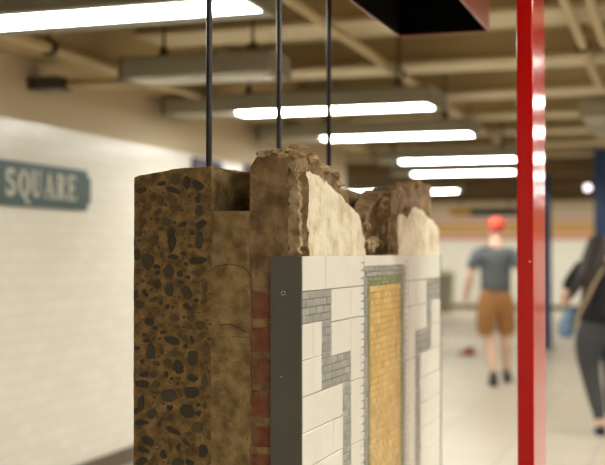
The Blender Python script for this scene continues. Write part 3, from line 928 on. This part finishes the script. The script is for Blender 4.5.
# crumpled red bag
mb = MB(); mb.ball((0, 0, 0.045), 0.07, 18, 12, (1.0, 0.9, 0.75), 0, 0.35, 2)
mb.ball((-0.09, 0, 0.022), 0.045, 14, 9, (1.6, 0.9, 0.5), 0, 0.4, 5)
o = mb.build('plastic_bag', mat('red_plastic', srgb(160, 20, 34), 0.4, var=0.2, scale=20), smooth=False)
a_ = YAW - math.atan((469.5 - 302.5) / 1150)
h2 = 15.9 / cos(YAW - a_)
o.location = (-h2 * sin(a_), h2 * cos(a_), 0.0)
tag(o, 'crumpled red bag lying on the pale floor left of the walking man', 'bag')

# ------------------------------------------------------------------ people
SKIN = mat('skin', srgb(222, 182, 160), 0.55, var=0.04, scale=6)
def skin(name, nodes, edges, m, parent, sub=2, root=0):
    me = bpy.data.meshes.new(name)
    me.from_pydata([n_[:3] for n_ in nodes], edges, [])
    o = bpy.data.objects.new(name, me)
    COL.objects.link(o)
    o.parent = parent
    md = o.modifiers.new('skin', 'SKIN')
    md.use_smooth_shade = True
    if not me.skin_vertices: me.attributes.new
    sv = me.skin_vertices[0].data if me.skin_vertices else None
    if sv is None:
        bpy.context.view_layer.objects.active = o
        bpy.ops.mesh.customdata_skin_add()
        sv = me.skin_vertices[0].data
    for i, n_ in enumerate(nodes):
        rx = n_[3]; ry = n_[4] if len(n_) > 4 else n_[3]
        sv[i].radius = (rx, ry)
        sv[i].use_root = (i == root)
    s_ = o.modifiers.new('subsurf', 'SUBSURF')
    s_.levels = s_.render_levels = sub
    me.materials.append(m)
    return o

class Rig:
    def __init__(s): s.n, s.e = [], []
    def add(s, p, r_, link=None):
        s.n.append((p[0], p[1], p[2]) + (tuple(r_) if isinstance(r_, tuple) else (r_,)))
        i = len(s.n) - 1
        if link is not None: s.e.append((link, i))
        return i
    def chain(s, link, pts):
        for p, r_ in pts: link = s.add(p, r_, link)
        return link

def hand(rig, wrist_i, w, d, side_, k=1.0):
    """w wrist point, d direction of the hand; palm, four fingers and a thumb"""
    w = Vector(w); d = Vector(d).normalized()
    fwd = Vector((0, 1, 0)) - d * d.y
    fwd.normalize()
    inn = d.cross(fwd) * side_
    palm = rig.add(w + d * 0.05 * k, 0.026 * k, wrist_i)
    kn = rig.add(w + d * 0.085 * k, 0.026 * k, palm)
    for i, (o_, l1) in enumerate(((0.030, 0.036), (0.010, 0.041), (-0.010, 0.038), (-0.030, 0.030))):
        a = w + d * 0.10 * k + fwd * o_ * k
        p = rig.add(a, 0.0095, kn)
        p = rig.add(a + (d * l1 + inn * 0.008) * k, 0.0085, p)
        rig.add(a + (d * (l1 * 1.7) + inn * 0.024) * k, 0.0075, p)
    t1 = rig.add(w + (d * 0.045 + fwd * 0.040) * k, 0.011, palm)
    rig.add(w + (d * 0.08 + fwd * 0.055 + inn * 0.01) * k, 0.0095, t1)

def head(rig, neck_i, c, fwd=(0, 1, 0)):
    """skull and jaw on top of the neck"""
    c = Vector(c); f = Vector(fwd).normalized()
    j = rig.add(c + Vector((0, 0, -0.080)) + f * 0.022, 0.062, neck_i)
    m = rig.add(c + Vector((0, 0, -0.02)) + f * 0.010, 0.082, j)
    rig.add(c + Vector((0, 0, 0.05)) - f * 0.004, 0.078, m)
    return m

def face(parent, c, fwd=(0, 1, 0), skin_m=SKIN):
    c = Vector(c); f = Vector(fwd).normalized(); s_ = Vector((f.y, -f.x, 0))
    mb = MB()
    for q in (-1, 1):
        p = c + f * 0.078 + s_ * q * 0.030 + Vector((0, 0, 0.002))
        mb.ball(p, 0.011, 10, 8, mi=0)
        mb.ball(p + f * 0.008, 0.0052, 8, 6, mi=1)
    mb.build('eyes', [mat('eye_white', srgb(235, 232, 226), 0.3), mat('eye_dark', srgb(40, 28, 20), 0.3)], parent, smooth=True)
    mb = MB(); mb.ball(c + f * 0.080 + Vector((0, 0, -0.066)), 0.02, 12, 8, (1.2, 0.5, 0.35))
    mb.build('lips', mat('lips', srgb(176, 96, 86), 0.5), parent, smooth=True)
    mb = MB()
    mb.tube(c + f * 0.084 + Vector((0, 0, 0.008)), c + f * 0.102 + Vector((0, 0, -0.030)), 0.007, 0.013, 12)
    mb.ball(c + f * 0.100 + Vector((0, 0, -0.031)), 0.013, 12, 8)
    mb.build('nose', skin_m, parent, smooth=True)
    for q in (-1, 1):
        mb = MB(); mb.ball(c + s_ * q * 0.084 + Vector((0, 0, -0.012)), 0.030, 12, 10, (0.35, 0.7, 1.1))
        mb.build('ear', skin_m, parent, smooth=True)

def floor_point(px, depth):
    a = YAW - math.atan((px - 302.5) / 1150)
    h = depth / cos(YAW - a)
    return (-h * sin(a), h * cos(a), 0)

def shoe(parent, p, yaw, pitch, m, sole_m, L=0.29):
    """p = heel-ground point; the shoe points along local +Y turned by yaw, toe up by pitch"""
    mb = MB()
    prof = [(0.0, 0.034, 0.095), (0.05, 0.037, 0.10), (0.11, 0.038, 0.092), (0.16, 0.044, 0.070), (0.21, 0.048, 0.058), (0.25, 0.044, 0.050), (0.28, 0.030, 0.040), (L, 0.012, 0.03)]
    ring = []
    for (y_, hw, h_) in prof:
        row = []
        for i in range(12):
            t = pi * i / 11
            row.append((hw * cos(t), y_ - 0.06, 0.022 + (h_ - 0.022) * sin(t) ** 0.6))
        ring.append(row)
    o = len(mb.v)
    for row in ring: mb.v += row
    for a in range(len(ring) - 1):
        for i in range(11):
            k_ = o + a * 12 + i
            mb.f.append([k_, k_ + 1, k_ + 13, k_ + 12]); mb.m.append(0)
    mb.f.append([o + i for i in range(12)]); mb.m.append(0)
    mb.f.append([o + (len(ring) - 1) * 12 + i for i in range(12)][::-1]); mb.m.append(0)
    out = [(hw * 1.08, y_ - 0.06) for y_, hw, _ in prof] + [(-hw * 1.08, y_ - 0.06) for y_, hw, _ in prof[::-1]]
    so = MB(); so.prism(out, 2, 0.0, 0.026)
    s_ = mb.build('shoe', m, parent, smooth=True)
    s_.location = p
    s_.rotation_euler = (pitch, 0, yaw)
    s2 = so.build('sole', sole_m, s_)
    return s_

# ---- the man: grey shirt, tan shorts, coral cap, walking away
mp = floor_point(495.5, 12.4)
man = thing('person', 'man in grey t-shirt, tan shorts and coral cap walking away, left of the red post', 'person', mp, radians(9))
man.scale = (0.985,) * 3
R = Rig()
pel = R.add((0, 0, 0.93), (0.145, 0.11))
w1 = R.add((0, 0.01, 1.10), (0.145, 0.105), pel)
ch = R.add((0, 0.02, 1.30), (0.16, 0.115), w1)
ns = R.add((0, 0.01, 1.445), (0.07, 0.07), ch)
nk = R.add((0.01, 0.02, 1.555), 0.060, ns)
HC = (0.015, 0.035, 1.685)
head(R, nk, HC)
sl = R.add((-0.18, 0.01, 1.42), 0.056, ns)
wl = R.chain(sl, [((-0.235, -0.01, 1.32), 0.052), ((-0.275, -0.02, 1.17), 0.041), ((-0.305, 0.04, 1.04), 0.040), ((-0.325, 0.09, 0.93), 0.027)])
hand(R, wl, (-0.325, 0.09, 0.93), (-0.05, 0.3, -1), 1)
sr = R.add((0.19, 0.01, 1.42), 0.056, ns)
wr = R.chain(sr, [((0.235, -0.04, 1.32), 0.052), ((0.265, -0.09, 1.17), 0.041), ((0.28, -0.07, 1.04), 0.040), ((0.285, -0.03, 0.93), 0.027)])
hand(R, wr, (0.285, -0.03, 0.93), (0.05, 0.25, -1), -1)
R.chain(pel, [((-0.095, 0.0, 0.84), 0.100), ((-0.09, -0.01, 0.66), 0.080), ((-0.075, 0.0, 0.50), 0.060), ((-0.055, -0.05, 0.36), 0.062), ((-0.03, -0.13, 0.20), 0.044), ((-0.02, -0.17, 0.09), 0.038)])
R.chain(pel, [((0.095, 0.02, 0.84), 0.100), ((0.105, 0.06, 0.66), 0.080), ((0.105, 0.12, 0.50), 0.060), ((0.105, 0.15, 0.36), 0.062), ((0.11, 0.21, 0.20), 0.044), ((0.115, 0.25, 0.09), 0.038)])
skin('body', R.n, R.e, SKIN, man)
face(man, HC)
grey_cloth = mat('grey_cotton', srgb(92, 94, 98), 0.9, var=0.06, scale=14)
R = Rig()
a = R.add((0, 0.0, 0.965), (0.184, 0.148))
b_ = R.add((0, 0.005, 1.08), (0.180, 0.142), a)
b2 = R.add((0, 0.01, 1.20), (0.180, 0.140), b_)
c0 = R.add((0, 0.015, 1.31), (0.188, 0.140), b2)
c1 = R.add((0, 0.015, 1.41), (0.180, 0.130), c0)
c2 = R.add((0, 0.012, 1.485), (0.122, 0.104), c1)
R.add((0.003, 0.014, 1.525), (0.080, 0.078), c2)
R.chain(c1, [((-0.185, 0.01, 1.425), 0.078), ((-0.235, -0.01, 1.34), 0.074), ((-0.262, -0.015, 1.24), 0.072)])
R.chain(c1, [((0.190, 0.01, 1.425), 0.078), ((0.238, -0.04, 1.34), 0.074), ((0.258, -0.07, 1.24), 0.072)])
skin('shirt', R.n, R.e, grey_cloth, man, root=0)
tan_cloth = mat('tan_cotton', srgb(160, 112, 66), 0.9, var=0.06, scale=12)
R = Rig()
a_top = R.add((0, 0, 1.09), (0.160, 0.120))
a = R.add((0, 0, 0.94), (0.180, 0.138), a_top)
R.chain(a, [((-0.098, 0.0, 0.84), 0.128), ((-0.105, -0.01, 0.68), 0.116), ((-0.10, 0.0, 0.50), 0.114)])
R.chain(a, [((0.098, 0.02, 0.84), 0.128), ((0.112, 0.06, 0.68), 0.116), ((0.115, 0.10, 0.50), 0.114)])
skin('shorts', R.n, R.e, tan_cloth, man)
mb = MB()
mb.ball((HC[0], HC[1] - 0.002, HC[2] + 0.050), 0.105, 20, 12, (0.93, 1.02, 0.85))
cap = mb.build('cap', mat('coral_cap_cloth', srgb(226, 84, 66), 0.85, var=0.05, scale=20), man, smooth=True)
mb = MB()
br_ = [(0.075 * cos(pi * i / 12), 0.09 + 0.085 * sin(pi * i / 12)) for i in range(13)]
mb.prism([(HC[0] + p[0], HC[1] + p[1]) for p in br_], 2, HC[2] + 0.040, HC[2] + 0.047)
mb.build('visor', cap.data.materials[0], cap)
blk = mat('black_shoe_leather', srgb(26, 26, 26), 0.5)
shoe(man, (-0.02, -0.19, 0.0), radians(6), 0, blk, M['black'])
shoe(man, (0.118, 0.22, 0.0), radians(-6), 0, blk, M['black'])
wsock = mat('grey_sock', srgb(86, 86, 84), 0.9)
mb = MB(); mb.tube((-0.02, -0.17, 0.08), (-0.026, -0.15, 0.14), 0.047, n=16); mb.build('sock', wsock, man, smooth=True)
mb = MB(); mb.tube((0.115, 0.25, 0.08), (0.112, 0.23, 0.14), 0.047, n=16); mb.build('sock', wsock, man, smooth=True)

# ---- the woman: long dark hair, black top, charcoal leggings
wp = floor_point(600.0, 9.0)
wom = thing('person', 'long-haired woman in charcoal leggings walking away at the right edge', 'person', wp, radians(4))
R = Rig()
pel = R.add((0.0, -0.01, 0.84), (0.130, 0.105))
w1 = R.add((0.0, 0.01, 1.00), (0.100, 0.09), pel)
ch = R.add((0.0, 0.03, 1.18), (0.135, 0.10), w1)
ns = R.add((0.0, 0.04, 1.32), (0.07, 0.06), ch)
nk = R.add((0.0, 0.06, 1.385), 0.045, ns)
HW = (0.0, 0.08, 1.50)
head(R, nk, HW, (0.1, 1, 0))
sl = R.add((-0.15, 0.03, 1.29), 0.050, ns)
wl = R.chain(sl, [((-0.22, -0.02, 1.18), 0.043), ((-0.275, -0.03, 1.08), 0.036), ((-0.262, 0.06, 1.01), 0.035), ((-0.24, 0.14, 0.96), 0.024)])
hand(R, wl, (-0.24, 0.14, 0.96), (0.3, 0.8, -0.5), 1)
sr = R.add((0.15, 0.03, 1.29), 0.050, ns)
wr = R.chain(sr, [((0.19, 0.0, 1.16), 0.042), ((0.21, 0.0, 1.04), 0.036), ((0.21, 0.08, 0.94), 0.033), ((0.19, 0.17, 0.88), 0.023)])
hand(R, wr, (0.19, 0.17, 0.88), (0, 0.5, -1), -1)
LL = [((-0.10, 0.01, 0.74), 0.118), ((-0.095, -0.01, 0.60), 0.092), ((-0.075, -0.01, 0.45), 0.066), ((-0.045, -0.07, 0.32), 0.062), ((-0.01, -0.15, 0.17), 0.042), ((0.0, -0.20, 0.075), 0.034)]
RL = [((0.10, 0.04, 0.74), 0.118), ((0.10, 0.12, 0.60), 0.092), ((0.095, 0.19, 0.45), 0.066), ((0.09, 0.20, 0.32), 0.060), ((0.09, 0.24, 0.17), 0.042), ((0.09, 0.27, 0.08), 0.034)]
R.chain(pel, LL); R.chain(pel, RL)
skin('body', R.n, R.e, SKIN, wom)
face(wom, HW, (0.1, 1, 0))
char = mat('charcoal_leggings', srgb(62, 62, 64), 0.85, var=0.05, scale=12)
R = Rig()
a_top = R.add((0, 0.005, 0.99), (0.128, 0.105))
a = R.add((-0.02, 0, 0.85), (0.175, 0.145), a_top)
R.chain(a, [(p, r_ + 0.010) for p, r_ in LL[:5]] + [((-0.004, -0.185, 0.115), 0.045)])
R.chain(a, [(p, r_ + 0.010) for p, r_ in RL[:5]] + [((0.09, 0.262, 0.12), 0.045)])
skin('leggings', R.n, R.e, char, wom)
blackc = mat('black_jersey', srgb(26, 25, 27), 0.9)
R = Rig()
a = R.add((-0.02, 0.0, 0.84), (0.190, 0.160))
b0 = R.add((-0.015, 0.005, 0.93), (0.178, 0.155), a)
b_ = R.add((-0.008, 0.012, 1.03), (0.152, 0.145), b0)
b1 = R.add((-0.004, 0.02, 1.12), (0.152, 0.142), b_)
c1 = R.add((0.0, 0.03, 1.21), (0.155, 0.125), b1)
c2 = R.add((0.0, 0.04, 1.305), (0.09, 0.08), c1)
R.chain(c2, [((-0.145, 0.03, 1.295), 0.068), ((-0.215, -0.015, 1.19), 0.064), ((-0.262, -0.028, 1.105), 0.058)])
R.chain(c2, [((0.145, 0.03, 1.295), 0.068), ((0.188, 0.0, 1.17), 0.062), ((0.205, 0.0, 1.08), 0.056)])
skin('top', R.n, R.e, blackc, wom, root=0)
hair_m = mat('dark_brown_hair', srgb(40, 28, 22), 0.6, var=0.3, scale=50)
R = Rig()
a = R.add((HW[0], HW[1] - 0.02, HW[2] + 0.055), (0.088, 0.098))
b_ = R.add((HW[0] - 0.01, HW[1] - 0.045, HW[2] - 0.03), (0.100, 0.085), a)
c1 = R.add((-0.05, -0.03, 1.38), (0.105, 0.07), b_)
d1 = R.add((-0.10, -0.085, 1.28), (0.095, 0.055), c1)
R.chain(d1, [((-0.15, -0.10, 1.19), (0.07, 0.045)), ((-0.20, -0.10, 1.11), (0.045, 0.03)), ((-0.235, -0.09, 1.05), (0.016, 0.014))])
R.chain(d1, [((-0.08, -0.12, 1.17), (0.075, 0.04)), ((-0.09, -0.12, 1.07), (0.04, 0.025)), ((-0.09, -0.11, 1.0), (0.014, 0.012))])
skin('hair', R.n, R.e, hair_m, wom)
den = mat('blue_denim', srgb(112, 138, 166), 0.9, var=0.15, scale=20)
R = Rig()
a = R.add((-0.20, 0.10, 0.99), (0.05, 0.06))
R.chain(a, [((-0.235, 0.10, 0.90), (0.065, 0.075)), ((-0.265, 0.09, 0.80), (0.06, 0.07)), ((-0.275, 0.09, 0.73), (0.035, 0.05))])
o = skin('denim_jacket', R.n, R.e, den, wom)
o['label'] = 'light blue denim jacket carried over the left arm'
strap = MB()
pa_ = [(0.03, -0.155, 1.30), (-0.05, -0.185, 1.17), (-0.11, -0.185, 1.04), (-0.165, -0.165, 0.93), (-0.19, -0.10, 0.85)]
for a, c_ in zip(pa_, pa_[1:]):
    a, c_ = Vector(a), Vector(c_)
    sd = Vector((0.017, 0, 0.009)); th_ = Vector((0, -0.006, 0))
    strap.poly([a - sd + th_, a + sd + th_, c_ + sd + th_, c_ - sd + th_]); strap.poly([a - sd, c_ - sd, c_ + sd, a + sd])
    strap.poly([a + sd, a + sd + th_, c_ + sd + th_, c_ + sd]); strap.poly([a - sd, c_ - sd, c_ - sd + th_, a - sd + th_])
o = strap.build('bag_strap', mat('beige_strap', srgb(176, 152, 122), 0.8), wom)
o['label'] = 'beige shoulder strap across the back'
navy_sh = mat('dark_sneaker_cloth', srgb(44, 40, 62), 0.8)
wsole = mat('white_rubber_sole', srgb(220, 216, 210), 0.6)
shoe(wom, (0.0, -0.22, 0.0), radians(5), 0, navy_sh, wsole, 0.29)
shoe(wom, (0.09, 0.25, 0.0), radians(-5), 0, navy_sh, wsole, 0.29)
